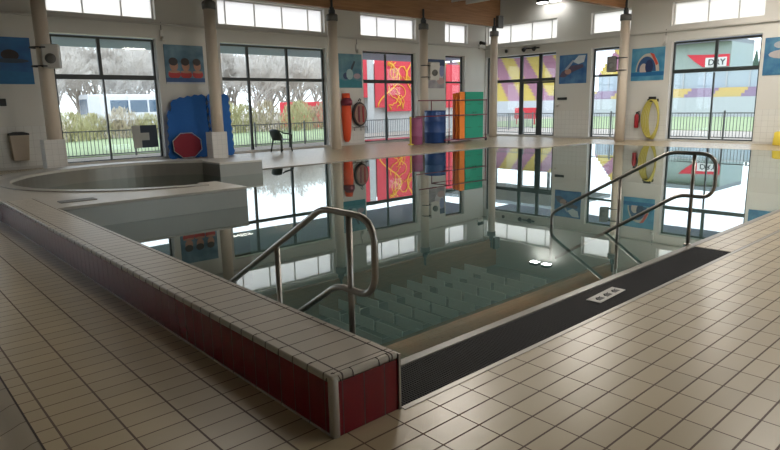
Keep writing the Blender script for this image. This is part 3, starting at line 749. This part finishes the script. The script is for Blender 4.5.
q = MB(); q.prism(ell(0, .62, .31, .42, 24), -.16, -.02, fn=lambda a, b, h: (a, h, b)); q.build('brown_panel', mat('brown_fabric', (.33, .20, .16), .8), t, bevel=.03)
for xx in (-.1, .12):
    q = MB(); q.box(xx-.035, xx+.035, -.18, -.15, .3, .95); q.build('red_strap', M['red2'] if xx > 0 else M['maroon'], t)
q = MB(); q.tube([(.0, -.1, 1.08), (.05, -.12, 1.2), (.0, -.1, 1.25), (-.06, -.1, 1.15)], .02, 6); q.build('carry_loop', M['black'], t)
q = MB(); q.tube([(-.36, -.12, .1), (.36, -.12, .1)], .02, 8)
for xx in (-.34, -.0, .34): q.tube([(xx, 0, .12), (xx, -.14, .1), (xx, -.14, -.04)], .016, 6)
q.build('hook_bar', M['collar'], t)

# trolley with mats and barrels
def barrel(x, y, r, h, key, label):
    t = empty('barrel', (x, y, 0), label, 'barrel', 'plastic barrels by the trolley')
    q = MB(); q.lathe([(r*.93, 0), (r, .04), (r, h*.33), (r*1.02, h*.335), (r*1.02, h*.35), (r, h*.36), (r, h*.66), (r*1.02, h*.67), (r*1.02, h*.685), (r, h*.7), (r, h-.03), (r*.95, h)], n=28, smooth=True); q.build('drum', M[key], t)
    q = MB(); q.tube([(r*.99*math.cos(a), r*.99*math.sin(a), h) for a in [i*PI/14 for i in range(28)]], .02, 6, closed=True); q.build('lid_ring', M[key], t)
barrel(17.2, 17.55, .26, 1.05, 'purple', 'purple plastic barrel at the left end of the mat trolley')
barrel(18.36, 17.6, .44, 1.31, 'blue_barrel', 'wide dark blue plastic barrel between the purple barrel and the mats')
t = empty('mat_trolley', (19.6, 17.4, 0), 'maroon tube trolley with long rails holding foam mats', 'trolley')
fx0, fx1, fy0, fy1 = -1.15, 1.2, -.5, .5
for xx, yy in ((fx0, fy0), (fx1, fy0), (fx0, fy1), (fx1, fy1)):
    q = MB(); q.tube([(xx, yy, .1), (xx, yy, 1.76)], .022, 8); q.build('upright', M['maroon'], t)
    q = MB(); q.tube([(xx, yy-.02, .06), (xx, yy+.02, .06)], .06, 12); q.build('wheel', M['black'], t)
for zz, xl in ((.13, fx0), (1.12, -3.05), (1.73, -2.9)):
    for yy in (fy0, fy1):
        q = MB(); q.tube([(xl if yy == fy0 else fx0, yy, zz), (fx1+.06, yy, zz)], .02, 8); q.build('rail', M['maroon'], t)
    for xx in (fx0, fx1):
        q = MB(); q.tube([(xx, fy0, zz), (xx, fy1, zz)], .02, 8); q.build('cross_rail', M['maroon'], t)
for xx in (-.85,):
    q = MB(); q.tube([(xx, fy0, .13), (xx, fy0, 1.73)], .016, 8); q.build('upright', M['maroon'], t)
q = MB(); q.box(fx0, fx1, fy0, fy1, .1, .13); q.build('base_board', M['maroon'], t)
def foam_slab(x0, x1, y, z0, z1, key, label, grp, notches=True):
    t = empty('foam_mat', ((x0+x1)/2, y, z0), label, 'foam mat', grp)
    wd = (x1-x0)/2; q = MB(); q.box(-wd, wd, -.035, .035, 0, z1-z0); q.build('foam_body', M[key], t, bevel=.012)
    return t
for i in range(3):
    foam_slab(19.2, 19.52, 17.02+.17*i, .135, 2.07-.03*i, 'orange_mat', ('front orange foam mat standing in the maroon trolley', 'middle orange foam mat standing in the maroon trolley', 'rear orange foam mat standing in the maroon trolley')[i], 'orange mats in the trolley')
    g_ = foam_slab(19.56, 20.72, 17.02+.17*i, .135, 2.07-.02*i, 'green_mat', ('front green foam mat standing in the maroon trolley', 'middle green foam mat standing in the maroon trolley', 'rear green foam mat standing in the maroon trolley')[i], 'green mats in the trolley')
    if i == 0:
        for a in (-.12, .04):
            for b_ in (-.06, .08):
                q = MB(); q.tube([(a+.04, -.045, 1.0+b_), (a+.04, -.03, 1.0+b_)], .025, 10); q.build('dark_hole', M['black'], g_)
        for zz in (.45, 1.42):
            for x0_ in (-.55, .2):
                q = MB(); q.box(x0_, x0_+.33, -.038, -.035, zz, zz+.012); q.build('seam', M['black'], g_)
t = empty('guard_post', (16.84, 17.5, 0), 'yellow post standing left of the purple barrel', 'post')
q = MB(); q.box(-.03, .03, -.03, .03, 0, 1.12); q.build('shaft', M['yellow'], t, bevel=.01)
q = MB(); q.lathe([(.12, 0), (.12, .03), (.06, .05)], n=16); q.build('foot', M['yellow'], t)

# fire extinguisher and yellow hoses
t = empty('fire_extinguisher', (FACE_X-.1, 11.68, .5), 'red fire extinguisher hanging on the side wall right of the column', 'extinguisher')
q = MB(); q.lathe([(.07, 0), (.085, .02), (.085, .45), (.06, .52), (.025, .56)], n=20); q.build('cylinder', M['red2'], t)
q = MB(); q.box(-.035, .035, -.02, .02, .55, .63); q.tube([(0, 0, .62), (0, -.12, .66)], .015, 6); q.tube([(0, 0, .6), (0, -.1, .6)], .012, 6); va = q.build('valve', M['black'], t)
q = MB(); q.tube([(0, -.03, .6), (-.02, -.13, .5), (-.02, -.14, .3), (-.02, -.12, .2)], .014, 8); q.build('hose', M['black'], va)
q = MB(); q.box(-.005, .1, -.02, .02, .25, .35); q.build('wall_bracket', M['black'], t)
t = empty('hose_rack', (FACE_X-.02, 11.05, 1.62), 'yellow hoses looped over a dark wall hook below the rainbow poster', 'hose')
q = MB(); q.box(-.12, 0, -.2, .22, -.1, .02); q.box(-.16, -.1, -.14, .16, -.02, .1); q.build('hook', M['black'], t, bevel=.02)
for i in range(5):
    q = MB(); ww = .20+.03*i; q.tube([(-.09-.016*i+.03*math.sin(a*3), ww*math.sin(a)+(.03*(i-2)), -.76+.8*math.cos(a)*(1-.02*i)) for a in [j*PI/16 for j in range(32)]], .026, 8, closed=True); q.build('hose_loop', M['hose'], t)
q = MB(); q.lathe([(.24, 0), (.25, .02), (.22, .42), (.15, .46), (.02, .46)], n=18); o = q.build('bucket', M['yellow'], loc=(FACE_X-.32, 6.45, 0)); tag(o, 'yellow bucket on the floor at the right picture edge', 'bucket')

# ------------------------------------------------------------------ outside
OM = {}
OM['grass'] = mat('pale_green_grass', (.29, .35, .18), .95, vary=.25, scale=1.2)
OM['paving'] = mat('sandy_paving', (.42, .36, .30), .9, vary=.12)
OM['fence'] = mat('galvanised_fence', (.17, .18, .18), .5)
OM['canopy'] = mat('blue_grey_canopy', (.24, .27, .42), .7)
OM['trunk'] = mat('grey_bark', (.50, .45, .40), .9, vary=.2)
OM['twig'] = mat('bare_twigs', (.64, .59, .53), .9, vary=.2)
OM['hedge'] = mat('yellow_green_shrub', (.46, .42, .22), .9, vary=.35, scale=4)
OM['hedge2'] = mat('brownish_shrub', (.46, .38, .26), .9, vary=.35, scale=4)
OM['coach'] = mat('white_coach_paint', (.62, .64, .66), .35)
OM['coach_glass'] = mat('coach_window', (.05, .10, .16), .2)
OM['red_sheet'] = mat('red_sheet', (.62, .03, .05), .6)
OM['yellow_ink'] = mat('yellow_drawing', (.85, .42, .03), .6)
OM['pale'] = mat('pale_render', (.55, .54, .52), .8)
OM['white_wall'] = mat('stand_white_wall', (.48, .50, .52), .7)
OM['facade_glass'] = mat('stand_facade', (.40, .47, .52), .3)
OM['green_grey'] = mat('green_grey_cladding', (.30, .36, .33), .7)
OM['roof'] = mat('grey_roof', (.20, .22, .23), .7)
q = MB(); q.prism([(-60, -60), (150, -60), (150, 150), (-60, 150)], -.3, -.06, holes=[[(X0-.3, Y0-.3), (FACE_X+.45, Y0-.3), (FACE_X+.45, FACE_Y+.45), (X0-.3, FACE_Y+.45)]])
tag(q.build('ground', OM['paving']), 'pale sandy paving around the building', kind='structure')
q = MB(); q.prism([(-40, 23.4), (17.5, 23.4), (29, 38), (-40, 38)], -.06, -.03); tag(q.build('lawn', OM['grass']), 'strip of lawn behind the fence on the window side', 'lawn', kind='stuff')
q = MB(); q.prism([(34, -30), (59.8, -30), (59.8, 34), (34, 34)], -.06, -.03); tag(q.build('lawn', OM['grass']), 'bright green playing field beyond the side windows', 'lawn', kind='stuff')
q = MB(); q.box(-6, 24.9, 19.96, 24.2, 3.85, 4.05); o = q.build('canopy', OM['canopy']); tag(o, 'blue grey roof canopy outside above the tall windows', 'canopy')
q = MB(); q.box(24.36, 26.6, -6, 19.9, 3.85, 4.05); o = q.build('canopy', OM['canopy']); tag(o, 'grey roof canopy outside above the side windows', 'canopy')

def fence(p0, p1, h, label, bar=.125):
    a = Vector((*p0, 0)); b = Vector((*p1, 0)); L = (b-a).length; d = (b-a)/L; ang = math.atan2(d.y, d.x)
    t = empty('fence', (*p0, -.06), label, 'fence', None, ang)
    n = max(1, round(L/2.5)); pw = L/n
    for i in range(n+1):
        q = MB(); q.box(i*pw-.03, i*pw+.03, -.03, .03, 0, h+.08); q.build('post', OM['fence'], t)
    for i in range(n):
        q = MB(); x0, x1 = i*pw+.03, (i+1)*pw-.03
        q.box(x0, x1, -.015, .015, h-.04, h); q.box(x0, x1, -.015, .015, .08, .12)
        x = x0+.06
        while x < x1-.03: q.box(x-.009, x+.009, -.009, .009, .1, h); x += bar
        q.build('bar_panel', OM['fence'], t)
fence((3, 23.0), (33, 23.0), .95, 'grey bar fence outside along the tall windows')
fence((26.6, 2), (26.6, 24), 1.10, 'grey bar fence outside along the side windows')

# trees and shrubs
def bare_tree(x, y, h, seed, label, grp='bare trees outside'):
    rr = random.Random(seed); t = empty('bare_tree', (x, y, -.06), label, 'tree', grp)
    tr = MB(); tw = MB()
    def br(p, d, L, r, lv):
        q_ = p+d*L; mid = p+d*L*.5+Vector((rr.uniform(-1, 1), rr.uniform(-1, 1), 0))*L*.05
        (tr if lv < 2 else tw).tube([p, mid, q_], [r, r*.8, r*.62], 6 if lv < 2 else 3, caps=False)
        if lv >= 6: return
        for k in range((6, 3, 3, 3, 4, 4)[lv]):
            nd = (d+Vector((rr.uniform(-1, 1), rr.uniform(-1, 1), rr.uniform(-.35, .5)))*(.7 if lv else .75)).normalized()
            br(p+d*L*rr.uniform(.55, 1.0), nd, L*rr.uniform(.66, .88), max(r*.55, .011), lv+1)
    br(Vector((0, 0, 0)), Vector((rr.uniform(-.05, .05), 0, 1)).normalized(), h*.17, h*.014, 0)
    tr.build('trunk', OM['trunk'], t); tw.build('twigs', OM['twig'], t)
    return t
protos = []
k = 0
for row, (yy, n_, xa, xb) in enumerate(((53, 13, 8, 40), (60, 15, 9, 46), (68, 17, 10, 54))):
    for i in range(n_):
        x = xa+(xb-xa)*(i+.5)/n_+R.uniform(-1, 1); y = yy+R.uniform(-2, 2)
        if y < 54 and 12 < x < 27: y = 55.5
        lab = ('bare tree in the nearest row beyond the lawn', 'bare tree in the middle row beyond the lawn', 'distant bare tree in the hazy back row')[row]
        if len(protos) < 5:
            o = bare_tree(x, y, 10.5, 100+k, lab); protos.append(o)
        else:
            o = copy_tree(protos[k % 5]); o.location = (x, y, -.06); o['label'] = lab
        o.rotation_euler = (0, 0, R.uniform(0, 6)); sc = R.uniform(1.05, 1.3)*(1, 1.15, 1.3)[row]; o.scale = (sc, sc, sc); k += 1
def shrub(x, y, w_, h, key, seed, label):
    rr = random.Random(seed); q = MB()
    for i in range(700):
        a = rr.uniform(0, 2*PI); rad = math.sqrt(rr.random()); z = rr.random()
        k = math.sqrt(max(0, 1-(z*1.0)**3))
        c = Vector((math.cos(a)*rad*w_*k, math.sin(a)*rad*w_*.6*k, z*h))
        s = rr.uniform(.10, .22)
        e = Euler((rr.uniform(-.5, .5), rr.uniform(-.6, .6), rr.uniform(0, 6))).to_matrix()
        vs = [q.bm.verts.new(c+e @ Vector(v)*s) for v in ((-.12, 0, -1), (.12, 0, -1), (.1, .05, 1), (-.1, .05, 1))]
        q.bm.faces.new(vs)
    for i in range(5): q.tube([(0, 0, 0), (rr.uniform(-.5, .5)*w_, rr.uniform(-.3, .3)*w_, h*.8)], [.04, .015], 5)
    o = q.build('shrub', OM[key], loc=(x, y, -.06)); tag(o, label, 'shrub', 'shrubs beyond the lawn'); return o
k = 0
for i in range(16):
    x = 7.5+i*1.55
    key = 'hedge' if i % 3 else 'hedge2'
    shrub(x, 36+R.uniform(-1, 1), 1.3, (1.75 if x < 8.6 or x > 15 else 1.35)+R.uniform(-.25, .35), key, 300+i, ('yellow green shrub at the far edge of the lawn', 'brownish shrub at the far edge of the lawn')[key == 'hedge2'])

# coach
t = empty('coach', (14.2, 50, -.06), 'long white coach parked beyond the lawn in the first window', 'coach')
q = MB(); q.box(0, 11, 0, 2.5, .35, 2.85); q.build('body', OM['coach'], t, bevel=.15)
q = MB()
for i in range(6): q.box(1.6+i*1.5, 2.95+i*1.5, -.02, .02, 1.45, 2.4)
q.build('side_windows', OM['coach_glass'], t)
q = MB(); q.box(-.03, .03, .3, 2.2, 1.3, 2.5); q.build('windscreen', OM['coach_glass'], t)
for xx in (2, 8.6):
    q = MB(); q.tube([(xx, .0, .48), (xx, .3, .48)], .48, 18); q.build('wheel', M['black'], t)
# container
t = empty('shipping_container', (26.3, 40, -.06), 'red shipping container beyond the fence right of the tall window', 'container')
q = MB(); q.box(0, 6, 0, 2.4, 0, 2.0); q.build('body', OM['red_sheet'], t, bevel=.02)
q = MB()
for i in range(28): q.box(.1+i*.21, .2+i*.21, -.03, 0, .2, 1.9)
q.build('corrugation', OM['red_sheet'], t)
q = MB(); q.box(.55, 1.0, -.045, -.03, 1.0, 1.35); q.build('notice', M['white'], t)
# red sheet hoarding with yellow drawing
t = empty('hoarding', (22.2, 28, -.06), 'tall outdoor hoarding of red sheets with yellow line drawing and pale posts', 'hoarding')
for a0, a1, z0, z1, nm2 in ((.6, 1.25, 2.1, 4.3, 'red_sheet'), (1.85, 2.65, 1.5, 4.3, 'red_sheet'), (2.72, 5.2, 1.25, 4.35, 'red_sheet'), (8.1, 11.6, 1.4, 4.2, 'red_sheet')):
    q = MB(); q.box(a0, a1, 0, .04, z0, z1); q.build(nm2, OM['red_sheet'], t)
for a0, a1 in ((1.3, 1.8), (.0, .5), (5.3, 5.7)):
    q = MB(); q.box(a0, a1, .05, .3, 0, 4.5); q.build('pale_post', OM['pale'], t)
q = MB(); q.box(0, 11.6, .32, .5, 0, 4.1); q.build('back_wall', OM['pale'], t)
q = MB(); q.box(7.4, 8.0, 0, .04, 2.2, 4.2); q.build('orange_sheet', OM['yellow_ink'], t)
rr = random.Random(5); q = MB()
for i in range(9):
    cx, cz = 3.1+rr.random()*1.7, 1.7+rr.random()*2.2; pts = []
    a = rr.uniform(0, 6)
    for j in range(14):
        pts.append((min(5.1, max(2.8, cx)), -.02, min(4.25, max(1.35, cz)))); a += rr.uniform(-.9, .9); cx += .16*math.cos(a); cz += .2*math.sin(a)
        if not 2.9 < cx < 5.0 or not 1.5 < cz < 4.1: a += PI*.6
    q.tube(pts, .03, 5)
q.tube([(2.95+.9*math.sin(s*.25), -.02, 4.2-s*.14) for s in range(20)], .045, 5)
q.tube([(4.9-.5*math.sin(s*.25), -.02, 4.2-s*.14) for s in range(20)], .045, 5)
q.build('yellow_drawing', OM['yellow_ink'], t)
# red ground mat near the fence
q = MB(); q.box(0, 3, 0, 1.2, 0, .04); o = q.build('ground_sheet', OM['red_sheet'], loc=(18.2, 21.2, -.06)); tag(o, 'red sheet lying on the paving outside the third window', 'sheet')

# grandstands
def seat_mat(name, c1, c2, cx, cy, cz, thick, off=0):
    mt, nt, b = _new(name)
    tcn = nt.nodes.new('ShaderNodeTexCoord'); s = nt.nodes.new('ShaderNodeSeparateXYZ'); nt.links.new(tcn.outputs['Object'], s.inputs[0])
    v = math_node(nt, 'ADD', math_node(nt, 'ADD', math_node(nt, 'MULTIPLY', s.outputs['X'], cx), math_node(nt, 'MULTIPLY', s.outputs['Y'], cy)), math_node(nt, 'MULTIPLY', s.outputs['Z'], cz))
    fr = math_node(nt, 'FRACT', math_node(nt, 'ADD', math_node(nt, 'DIVIDE', v, thick), off)); g_ = math_node(nt, 'GREATER_THAN', fr, .5)
    mx = nt.nodes.new('ShaderNodeMix'); mx.data_type = 'RGBA'; mx.inputs['A'].default_value = (*c1, 1); mx.inputs['B'].default_value = (*c2, 1)
    nt.links.new(g_, mx.inputs['Factor']); nt.links.new(mx.outputs['Result'], b.inputs['Base Color']); b.inputs['Roughness'].default_value = .6
    return mt
OM['seatA'] = seat_mat('yellow_and_plum_seats', (.55, .42, .10), (.36, .17, .24), 0, .6, -1.0, 2.4, .1)
OM['seatB'] = seat_mat('yellow_and_purple_seats', (.55, .42, .16), (.30, .22, .30), 0, 1, .0, 5.0)
t = empty('grandstand', (60, 39, -.06), 'steep stand of yellow and plum seats seen through the glass door', 'grandstand')
q = MB(); q.box(0, 14, -3, 26, 0, 1.8); q.build('base_wall', OM['white_wall'], t)
q = MB()
for i in range(14): q.box(.6+i*.6, .6+(i+1)*.6, 1.5, 25, 1.8, 2.15+.42*i)
q.build('seat_rows', OM['seatA'], t)
q = MB()
for yy in range(6): q.box(9.2, 9.5, 2+yy*4.4, 2.3+yy*4.4, 1.8, 10.2)
q.build('roof_posts', OM['fence'], t)
q = MB(); q.box(-1, 12, -1, 26, 10.2, 10.6); q.build('roof', OM['roof'], t)
t = empty('grandstand', (60, 10, -.06), 'long white main stand with a glass front and red sign, beyond the playing field', 'grandstand')
q = MB(); q.box(0, .4, 4, 25.5, .0, 1.8); q.build('front_wall', OM['white_wall'], t)
q = MB()
for i in range(3): q.box(.5+i*.8, .5+(i+1)*.8, 2, 25.5, .5, 2.1+.28*i)
q.build('seat_rows', OM['seatB'], t)
q = MB(); q.box(3.2, 8, 2, 25.5, .5, 4.35); q.build('glazed_front', OM['facade_glass'], t)
q = MB()
for i in range(12): q.box(3.1, 3.2, 2.2+i*2, 2.32+i*2, 2.6, 4.3)
q.box(3.1, 3.22, 2, 25.5, 4.3, 4.45)
q.build('facade_posts', OM['white_wall'], t)
q = MB(); q.box(3.0, 9, 13.0-1.0, 17.5, 4.45, 6.9); q.build('upper_cladding', OM['green_grey'], t)
q = MB(); q.box(2.0, 9, 12.0, 18, 6.9, 7.3); q.build('roof', OM['roof'], t)
q = MB(); q.box(3.2, 9, 18, 25.5, 4.45, 4.6);
for i in range(8): q.box(3.4+i*.5, 3.9+i*.5, 18, 25.5, 4.6, 4.9+.4*i)
q.build('upper_seats', OM['seatA'], t)
q = MB(); q.prism([(16.0, 5.9), (15.2, 5.2), (14.4, 4.65), (12.1, 4.65), (12.1, 5.75), (14.2, 5.8)], 2.9, 3.0, fn=lambda a, b, h: (h, a, b)); q.build('red_sign', OM['red_sheet'], t)
q = MB(); q.box(2.84, 2.9, 12.3, 14.2, 4.65, 5.5); q.build('white_sign', M['white'], t)
fc = bpy.data.curves.new('sign_text', 'FONT'); fc.body = 'DRY'; fc.size = .8; fc.extrude = .03
fo = bpy.data.objects.new('tmp_text', fc); C.objects.link(fo)
bpy.context.view_layer.update()
me = bpy.data.meshes.new_from_object(fo.evaluated_get(bpy.context.evaluated_depsgraph_get())); bpy.data.objects.remove(fo)
me.materials.clear(); me.materials.append(M['black'])
lt = bpy.data.objects.new('sign_letters', me); C.objects.link(lt); lt.parent = t; lt.location = (2.8, 13.95, 4.8); lt.rotation_euler = (PI/2, 0, -PI/2)
q = MB(); q.box(0, .06, 0, 1.9, .45, 1.25); 
for yy in (.1, 1.7): q.box(0, .06, yy, yy+.08, 0, .45)
o = q.build('red_banner', OM['red_sheet'], loc=(38, 26.2, -.06)); tag(o, 'red banner on posts seen through the glass door', 'banner')
q = MB(); q.lathe([(1.0, 0), (.9, 1.5), (.5, 3.5), (.05, 6)], n=10); q.tube([(0, 0, -3), (0, 0, .1)], .2, 8); o = q.build('conifer', mat('dark_conifer', (.05, .09, .06), .9), loc=(100, 31.5, 2.5)); tag(o, 'single slim conifer against the sky at the right window', 'tree')
